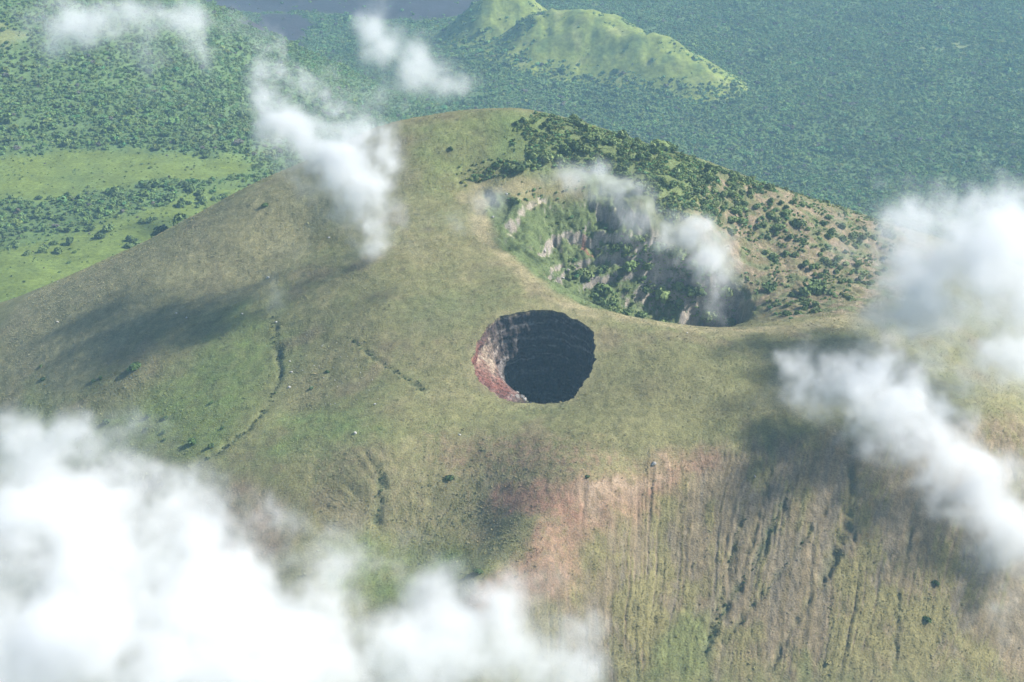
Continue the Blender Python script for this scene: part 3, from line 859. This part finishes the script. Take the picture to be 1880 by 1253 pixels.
groups = [
 (thick_poly, 120, 2.3, 'shrub of the dense thicket on the wooded crest behind the crater', 'shrubs of the crest thicket', 6500),
 (WM((1040,470),(1130,500),(1200,560),(1240,590),(1130,575),(1080,545),(1040,510)), 45, 2.6, 'shrub on the green slope inside the large crater', 'shrubs inside the crater', 300),
 (WM((1160,430),(1260,470),(1340,530),(1385,575),(1330,597),(1230,585),(1180,520),(1110,460)), 50, 3.4, 'dark shrub on the shaded wall of the large crater', 'shrubs on the shaded crater wall', 420),
 (WM((1330,400),(1480,365),(1640,410),(1640,470),(1560,560),(1440,590),(1390,540),(1340,470)), 80, 2.0, 'shrub on the brown shoulder beside the large crater', 'shrubs on the brown shoulder', 2200),
]
for poly, n_ind, r0, lab, grp, n_rest in groups:
    x, y = sample(poly, n_ind * 14)
    if 'shoulder' in lab:
        kk = fbm(x / 25, y / 25, 2, 197) > -0.05; x, y = x[kk], y[kk]
    r = r0 * np.exp(rng.normal(0, 0.42, len(x)))
    order = np.argsort(-r[:n_ind * 5]); x5, y5, r5 = x[:n_ind * 5][order], y[:n_ind * 5][order], r[:n_ind * 5][order]
    ks = spaced(x5, y5, r5, n_ind)
    for a in ks:
        b = random.choice([DEEP, MID, PALE, PALE]); v = random.uniform(.8, 1.25)
        shrub(float(x5[a]), float(y5[a]), float(r5[a]), float(r5[a] * random.uniform(.8, 1.25)), [q * v for q in b], lab, grp)
    xr, yr = sample(poly, n_rest)
    if 'shoulder' in lab:
        kk = fbm(xr / 18, yr / 18, 2, 198) > 0.02; xr, yr = xr[kk], yr[kk]
    if 'crest' in lab:
        kk = fbm(xr / 15, yr / 15, 2, 196) > -0.22; xr, yr = xr[kk], yr[kk]
    rest.append((xr, yr))
# loose bushes spilling from the thicket, edges and gullies
for line, k, s_ in (((850,325),(900,305),(960,300)), 60, 5), (((1420,335),(1520,375),(1640,415)), 130, 7), (((940,372),(1000,352),(1090,345)), 40, 4), (((1000,400),(1060,420),(1100,440)), 25, 6):
    pl_ = WM(*line); t_ = rng.uniform(0, len(pl_) - 1.001, k); i_ = t_.astype(int); f_ = (t_ - i_)[:, None]
    q = pl_[i_] * (1 - f_) + pl_[i_ + 1] * f_
    rest.append((q[:, 0] + rng.normal(0, s_, k), q[:, 1] + rng.normal(0, s_, k)))
for key, k in (('a', 90), ('b', 40), ('c', 26), ('e', 40), ('f', 14), ('h', 16)):
    pl_ = gul[key]; t_ = rng.uniform(0, len(pl_) - 1.001, k); i_ = t_.astype(int); f_ = (t_ - i_)[:, None]
    q = pl_[i_] * (1 - f_) + pl_[i_ + 1] * f_
    rest.append((q[:, 0] + rng.normal(0, 1.2, k), q[:, 1] + rng.normal(0, 1.2, k), 0.55))
bx_, by_, br_ = [], [], []
for it in rest:
    s_ = it[2] if len(it) > 2 else 1.0
    bx_.append(it[0]); by_.append(it[1]); br_.append(np.exp(rng.normal(0, 0.35, len(it[0]))) * 1.1 * s_)
bx_, by_, br_ = np.concatenate(bx_), np.concatenate(by_), np.concatenate(br_)
bz_ = bil(GZ, bx_, by_, gx, gy)
print('thicket', len(bx_), 'shrubs', count)
bt = tints(len(bx_), (.15, .215, .075), 0.26, 0.16) * np.clip(1 + 0.35 * fbm(bx_ / 16, by_ / 16, 2, 199), .6, 1.5)[:, None]
low_ = np.concatenate([np.full(len(it[0]), len(it) > 2) for it in rest])
bt[low_] = tints(int(low_.sum()), (.09, .118, .05), 0.2, 0.08)
scatter('shrubbery', np.column_stack([bx_, by_, bz_ - 0.15]), np.column_stack([br_, br_, br_ * rng.uniform(.7, 1.15, len(br_))]), bt, near_bush, 6, 'low green shrubbery between the bushes of the crest and along the gullies')

# ------------------------------------------------------------------ bushes that stand alone
single = [
 (487,379,3.6,'round dark bush alone high on the dry upper flank under the cloud'),
 (248,677,5.6,'largest dark bush alone on the flank below the long cloud shadow'),
 (75,674,2.0,'small bush, upper of two near the edge of the dry flank'),
 (78,699,2.2,'small bush, lower of two near the edge of the dry flank'),
 (172,701,2.2,'lower bush of the close pair beside the largest lone bush'),
 (185,695,2.3,'upper bush of the close pair beside the largest lone bush'),
 (8,801,2.8,'dark bush beside the top edge of the big cloud bank'),
 (197,776,3.0,'bush at the edge where the green meadow meets the dry flank'),
 (387,741,2.0,'small bush alone high on the bright green patch'),
 (274,765,1.9,'small bush, uppermost of the loose row on the green patch'),
 (303,770,2.1,'small bush right of the uppermost one on the green patch'),
 (270,788,1.9,'small bush at the lower end of the loose row on the green patch'),
 (300,795,2.0,'small bush in the middle of the green patch'),
 (302,809,2.0,'small bush above the cloud bank on the green patch'),
 (355,813,3.4,'wide dark bush at the foot of the green patch'),
 (388,821,2.8,'dark bush next to the gully at the foot of the green patch'),
 (408,787,1.7,'tiny bush between the green patch and the gully'),
 (601,684,1.9,'small dark bush alone on the grass left of the round pit'),
 (572,714,1.7,'tiny bush between the gully and the round pit'),
 (824,880,3.6,'lone bush casting a dark shadow below the round pit'),
 (878,1051,2.6,'dark low bush on the rim of the bowl next to the cloud'),
 (828,276,2.7,'lone bush on the yellow green slope under the crest'),
 (1078,876,1.5,'tiny bush above the bare pink earth ridge'),
 (1718,1072,3.0,'bush on the streaked slope under the long cloud streak'),
 (1702,1140,3.2,'lower bush on the streaked slope under the cloud'),
]
for px, py, r, lab in single:
    p_ = WM((px, py))[0]; v = random.uniform(.8, 1.1)
    shrub(p_[0], p_[1], r, r * random.uniform(.75, .95), [q * v for q in random.choice([DEEP, (.085, .135, .045), (.07, .12, .036)])], lab, 'bushes that stand alone')
# trees one can tell apart in the green valley on the left
vp = W((-40,360),(150,340),(330,335),(450,325),(330,420),(180,470),(-40,520))
x, y = sample(vp, 900)
kk = fbm(x / 34, y / 34, 3, 175) > -0.05; x, y = x[kk], y[kk]
r = 2.9 * np.exp(rng.normal(0, 0.4, len(x)))
order = np.argsort(-r); x, y, r = x[order], y[order], r[order]
for a in spaced(x, y, r, 90, 0.7):
    v = random.uniform(.8, 1.2)
    shrub(float(x[a]), float(y[a]), float(r[a]), float(r[a] * random.uniform(.8, 1.2)), [q * v for q in random.choice([DEEP, MID, MID])], 'tree of the scattered grove in the green valley beside the dry flank', 'trees of the valley grove', 'tree', 'tree')

# ------------------------------------------------------------------ boulders
def boulder_mesh(seed, sub=2):
    g = np.random.default_rng(seed)
    bm = bmesh.new(); bmesh.ops.create_icosphere(bm, subdivisions=sub, radius=1.0)
    axes = g.normal(size=(9, 3)); axes /= np.linalg.norm(axes, axis=1)[:, None]; cut = g.uniform(0.55, 0.95, 9)
    for v in bm.verts:
        c_ = np.array(v.co)
        for a_, q in zip(axes, cut):
            d = c_ @ a_
            if d > q: c_ = c_ - a_ * (d - q)
        v.co = c_ * (1 + g.normal(0, 0.03))
    me = bpy.data.meshes.new('boulder'); bm.to_mesh(me); bm.free()
    return me
M_ROCK = plain_mat('grey_boulder', (.33, .31, .29), 0.3, 1.2)
M_WHITE = plain_mat('pale_boulder', (.42, .41, .38), 0.2, 1.2)
B_GREY = [boulder_mesh(600 + k) for k in range(5)]; B_PALE = [boulder_mesh(620 + k) for k in range(4)]
for m_ in B_GREY: m_.materials.append(M_ROCK)
for m_ in B_PALE: m_.materials.append(M_WHITE)
def boulder(x, y, z, r, kinds, label, group=None):
    o = bpy.data.objects.new('boulder', random.choice(kinds)); col.objects.link(o)
    o.location = (x, y, z + 0.3 * r); o.scale = (r * random.uniform(.8, 1.25), r * random.uniform(.8, 1.2), r * random.uniform(.6, .95)); o.rotation_euler = (random.uniform(-.4, .4), random.uniform(-.4, .4), random.uniform(0, 6.28))
    return tag(o, label, 'boulder', group)
pale = [(492,511,1.5,'largest pale boulder above the gully on the dry flank'),(604,437,1.1,'pale boulder alone under the big white cloud'),(106,592,1.1,'pale boulder at the edge of the cloud shadow'),
 (106,506,0.8,'tiny pale boulder near the ridge of the dry flank'),(323,576,0.9,'tiny pale boulder, left of two inside the cloud shadow'),(343,584,1.0,'tiny pale boulder, right of two inside the cloud shadow'),
 (445,577,0.9,'tiny pale boulder between the cloud shadow and the gully'),(507,592,1.0,'pale boulder at the upper end of the gully'),(532,664,0.8,'tiny pale boulder right of the gully'),(535,684,1.0,'pale boulder beside the middle of the gully'),
 (531,712,1.1,'pale boulder in the stony grass right of the gully'),(652,796,1.1,'pale boulder on the green hump under the stony grass'),(688,743,0.9,'tiny pale boulder between the green hump and the pit'),(930,357,1.0,'pale boulder on the tan rim of the large crater'),
 (905,399,0.9,'tiny pale boulder on the slope left of the crater'),(844,799,0.8,'tiny pale boulder below the round pit'),(1262,612,0.8,'tiny pale boulder on the saddle behind the pit')]
for px, py, r, lab in pale:
    p_ = WM((px, py))[0]; boulder(p_[0], p_[1], p_[2], r, B_PALE, lab)
for px, py, r, lab in [(1200,853,1.9,'large grey boulder in the shadow at the lip of the streaked slope'),(1386,876,1.0,'grey boulder on the upper streaked slope'),(1000,462,1.6,'grey boulder under the pale cliff band inside the crater'),
                       (1043,497,1.6,'grey boulder on the lime green crater slope'),(1033,512,1.3,'smaller grey boulder on the lime green crater slope')]:
    p_ = WM((px, py))[0]; boulder(p_[0], p_[1], p_[2], r, B_GREY, lab)
# stones strewn through the grass right of the gully
sp_poly = WM((515,600),(600,610),(700,680),(700,740),(560,750),(525,700))
x, y = sample(sp_poly, 60)
for a in range(60):
    boulder(float(x[a]), float(y[a]), float(bil(GZ, x[a:a+1], y[a:a+1], gx, gy)[0]), random.uniform(.2, .45), B_PALE, 'small pale stone strewn in the stony grass between gully and pit', 'stones strewn in the grass')
# blocks that fell from the pit wall on to the talus
cand = [(k, a) for k in range(int(nr * .45), nr) for a in range(na) if talus[a] > 0.3 and -0.7 < sec[a] < 0.9]
random.shuffle(cand)
for k, a in cand[:90]:
    p_ = V[k, a]
    boulder(p_[0], p_[1], p_[2], random.choice([.8, 1.0, 1.3, 1.9]), B_GREY, 'fallen grey block on the sunlit talus inside the round pit', 'fallen blocks in the pit')

# ------------------------------------------------------------------ the haze in the air
bm = bmesh.new(); bmesh.ops.create_cube(bm, size=1.0)
lo, hi = np.array([-9300, -1800, -640.0]), np.array([9300, 14300, CAM_Z + 40])
for v in bm.verts: v.co = Vector(lo + (np.array(v.co) + 0.5) * (hi - lo))
me = bpy.data.meshes.new('haze'); bm.to_mesh(me); bm.free()
hm = bpy.data.materials.new('blue_air'); hm.use_nodes = True
t = hm.node_tree; t.nodes.remove(t.nodes['Principled BSDF'])
pv = t.nodes.new('ShaderNodeVolumePrincipled')
pv.inputs['Color'].default_value = (0.42, 0.72, 1.0, 1)
pv.inputs['Density'].default_value = 0.98e-4
pv.inputs['Anisotropy'].default_value = 0.0
t.links.new(pv.outputs[0], t.nodes['Material Output'].inputs['Volume'])
me.materials.append(hm)
haze = tag(obj('haze', me), 'thin blue haze in the air over the plain', kind='stuff')

# ------------------------------------------------------------------ clouds drifting past the volcano
cm = bpy.data.materials.new('cloud_vapour'); cm.use_nodes = True
t = cm.node_tree; t.nodes.remove(t.nodes['Principled BSDF'])
pv = t.nodes.new('ShaderNodeVolumePrincipled')
pv.inputs['Color'].default_value = (0.945, 0.953, 0.967, 1)
pv.inputs['Density'].default_value = 1.0
pv.inputs['Density Attribute'].default_value = 'density'
pv.inputs['Anisotropy'].default_value = 0.0
t.links.new(pv.outputs[0], t.nodes['Material Output'].inputs['Volume'])

def cloud(label, blobs, dens, voxel, grain, rag=1.5, lo_=0.1, hi_=0.8, seed=0.0, stretch=(1, 1, 1), warp=0.5):
    """blobs: (photo x, photo y, distance in m, half width px, half height px, half depth m[, weight]) - soft ellipsoids broken up by noise"""
    c = []; r = []; wt = []
    for b in blobs:
        d = ray(b[0], b[1]); c.append(np.array([0, 0, CAM_Z]) + d * b[2])
        r.append((1.62 * b[3] * b[2] / FPX, 1.62 * b[5], 1.62 * b[4] * b[2] / FPX)); wt.append(b[6] if len(b) > 6 else 1.0)
    c = np.array(c); r = np.array(r)
    mid = c.mean(0)
    mn = (c - r * 1.3).min(0) - mid; mx = (c + r * 1.3).max(0) - mid
    vol = bpy.data.volumes.new('cloud'); o = bpy.data.objects.new('cloud', vol); col.objects.link(o)
    o.location = mid; vol.materials.append(cm)
    tag(o, label, 'cloud', 'clouds drifting past the volcano')
    ng = bpy.data.node_groups.new('cloud_field', 'GeometryNodeTree')
    ng.interface.new_socket('Geometry', in_out='INPUT', socket_type='NodeSocketGeometry')
    ng.interface.new_socket('Geometry', in_out='OUTPUT', socket_type='NodeSocketGeometry')
    L = ng.links.new
    def M(op, a, b=None, c3=None):
        n = ng.nodes.new('ShaderNodeMath'); n.operation = op
        for k, v in enumerate((a, b, c3)):
            if v is None: continue
            if hasattr(v, 'is_output'): L(v, n.inputs[k])
            else: n.inputs[k].default_value = v
        return n.outputs[0]
    def VM(op, a, b=None, s=None):
        n = ng.nodes.new('ShaderNodeVectorMath'); n.operation = op
        for k, v in enumerate((a, b)):
            if v is None: continue
            if hasattr(v, 'is_output'): L(v, n.inputs[k])
            else: n.inputs[k].default_value = v
        if s is not None: n.inputs['Scale'].default_value = s
        return n.outputs['Value'] if op in ('LENGTH', 'DISTANCE', 'DOT_PRODUCT') else n.outputs[0]
    def NZ(vec, scale, det, rough=0.55, out=0):
        n = ng.nodes.new('ShaderNodeTexNoise'); n.inputs['Scale'].default_value = scale; n.inputs['Detail'].default_value = det; n.inputs['Roughness'].default_value = rough
        L(vec, n.inputs['Vector']); return n.outputs[out]
    pos = ng.nodes.new('GeometryNodeInputPosition').outputs[0]
    sp_ = VM('ADD', VM('MULTIPLY', pos, stretch), (seed * 131.0, seed * 71.0, seed * 37.0))
    wv = VM('SCALE', VM('SUBTRACT', NZ(sp_, 0.55 / grain, 2, 0.5, 1), (0.5, 0.5, 0.5)), None, warp * 2.2 * grain)
    pw = VM('ADD', pos, wv)
    F = None
    for k in range(len(c)):
        q = VM('MULTIPLY', VM('SUBTRACT', pw, tuple(c[k] - mid)), tuple(1.0 / r[k]))
        f = M('MULTIPLY', M('SUBTRACT', 1.0, VM('LENGTH', q)), wt[k])
        if F is None: F = f
        else:
            n = ng.nodes.new('ShaderNodeMath'); n.operation = 'SMOOTH_MAX'; L(F, n.inputs[0]); L(f, n.inputs[1]); n.inputs[2].default_value = 0.15; F = n.outputs[0]
    wv2 = VM('SCALE', VM('SUBTRACT', NZ(sp_, 2.2 / grain, 2, 0.5, 1), (0.5, 0.5, 0.5)), None, 0.55 * grain)
    nz = NZ(VM('ADD', VM('ADD', sp_, VM('SCALE', wv, None, 0.5)), wv2), 1.0 / grain, 6, 0.66)
    v = M('ADD', F, M('MULTIPLY', M('SUBTRACT', nz, 0.53), rag * 2.6))
    mr = ng.nodes.new('ShaderNodeMapRange'); mr.interpolation_type = 'SMOOTHSTEP'
    L(v, mr.inputs[0]); mr.inputs[1].default_value = lo_; mr.inputs[2].default_value = hi_; mr.inputs[3].default_value = 0.0; mr.inputs[4].default_value = dens
    fade = ng.nodes.new('ShaderNodeMapRange'); L(F, fade.inputs[0]); fade.inputs[1].default_value = -0.33; fade.inputs[2].default_value = 0.0; fade.inputs[3].default_value = 0.0; fade.inputs[4].default_value = 1.0
    den = M('MULTIPLY', M('MULTIPLY', mr.outputs[0], fade.outputs[0]), M('ADD', 0.15, M('MULTIPLY', mr.outputs[0], 0.85 / dens)))
    vc = ng.nodes.new('GeometryNodeVolumeCube')
    L(den, vc.inputs['Density']); vc.inputs['Min'].default_value = tuple(mn); vc.inputs['Max'].default_value = tuple(mx)
    for k, ax in enumerate('XYZ'): vc.inputs['Resolution ' + ax].default_value = max(8, int((mx[k] - mn[k]) / voxel))
    sm = ng.nodes.new('GeometryNodeSetMaterial'); sm.inputs['Material'].default_value = cm
    L(vc.outputs[0], sm.inputs[0])
    go = ng.nodes.new('NodeGroupOutput'); L(sm.outputs[0], go.inputs[0])
    md = o.modifiers.new('field', 'NODES'); md.node_group = ng
    return o

cloud('dense white cloud bank filling the lower corner below the bowl',
      [(50,930,640,150,80,46),(190,925,650,130,80,46),(300,975,650,80,70,40),(360,1010,650,50,55,30,.8),(120,1080,600,260,130,66),(400,1110,610,150,80,46),(650,1045,660,100,50,26,.6),(540,1180,600,230,90,55),(800,1170,620,150,60,40),(930,1180,620,110,70,38),(1020,1230,620,80,70,32),(100,1240,540,300,110,66),(400,1260,540,260,80,55),(750,1265,560,260,60,46)],
      0.085, 2.6, 32, 1.05, 0.14, 0.95, 1.0)
cloud('wispy white cloud hanging over the ridge of the dry flank',
      [(630,285,1018,90,80,34),(680,350,1010,60,85,28),(560,250,1055,70,46,26,.9),(490,140,1280,36,70,24,.8),(510,215,1240,50,46,26,.85),(580,160,1280,66,26,22,.7),(720,300,1006,32,55,20,.8),(690,440,1025,60,36,13,.5)],
      0.13, 2.3, 26, 0.95, 0.08, 1.05, 2.0)
cloud('thin white cloud over the forest slope in the upper corner',
      [(150,45,1500,78,52,48),(110,85,1500,38,38,32,.9),(230,25,1500,76,36,38,.8),(320,35,1500,76,40,42,.9),(355,85,1500,42,44,34,.8),(300,120,1500,80,40,26,.45),(430,60,1500,60,30,28,.5)],
      0.06, 3.4, 40, 0.95, 0.05, 1.1, 3.0)
cloud('thin slanting cloud over the forest behind the crest',
      [(680,50,1500,30,38,32),(705,100,1500,42,56,36),(760,120,1500,66,42,36),(825,150,1500,50,26,28,.9),(700,175,1500,40,44,26,.6)],
      0.055, 3.4, 38, 0.9, 0.05, 1.1, 4.0)
cloud('wispy grey white cloud trailing over the rim of the large crater',
      [(1070,325,1040,60,24,18),(1130,350,1040,60,30,20),(1175,395,1040,40,34,18,.9),(1215,450,1040,36,40,18,.8)],
      0.07, 2.0, 20, 1.0, 0.08, 1.05, 5.0)
cloud('soft white puff of cloud over the shaded crater wall',
      [(1265,425,1020,40,42,20),(1300,475,1020,44,42,20),(1330,525,1020,32,34,16,.9),(1310,575,1030,24,30,12,.45)],
      0.09, 2.0, 20, 0.95, 0.08, 1.0, 6.0)
cloud('thick white cloud covering the end of the crater shoulder',
      [(1710,470,950,115,78,48),(1840,460,950,130,90,54),(1870,560,950,90,100,46),(1700,560,950,105,60,42),(1810,620,940,130,80,44,.85),(1660,620,950,80,46,34,.5),(1790,700,925,140,50,32,.4)],
      0.085, 2.6, 30, 0.98, 0.08, 1.0, 7.0)
cloud('long white cloud streak slanting down over the streaked slope',
      [(1590,680,880,100,56,30),(1505,712,882,80,40,28,.95),(1640,735,882,100,66,30),(1690,795,886,92,70,30),(1745,855,885,88,70,30),(1800,915,888,86,66,30),(1860,975,894,74,66,30),(1440,660,885,28,28,16,.75),(1340,705,885,60,26,14,.5),(1850,1110,880,70,90,24,.45)],
      0.10, 2.4, 26, 0.95, 0.08, 1.0, 8.0)
cloud('faint wisp of cloud on the grass before the crater rim',
      [(895,375,975,34,30,13),(820,405,970,56,24,12,.7)],
      0.035, 2.2, 24, 0.9, 0.0, 1.1, 9.0)
cloud('faint small wisp above the gully on the dry flank',
      [(500,550,900,26,40,10,.8),(535,450,930,30,30,10,.6)],
      0.02, 2.0, 20, 0.9, 0.0, 1.1, 10.0)
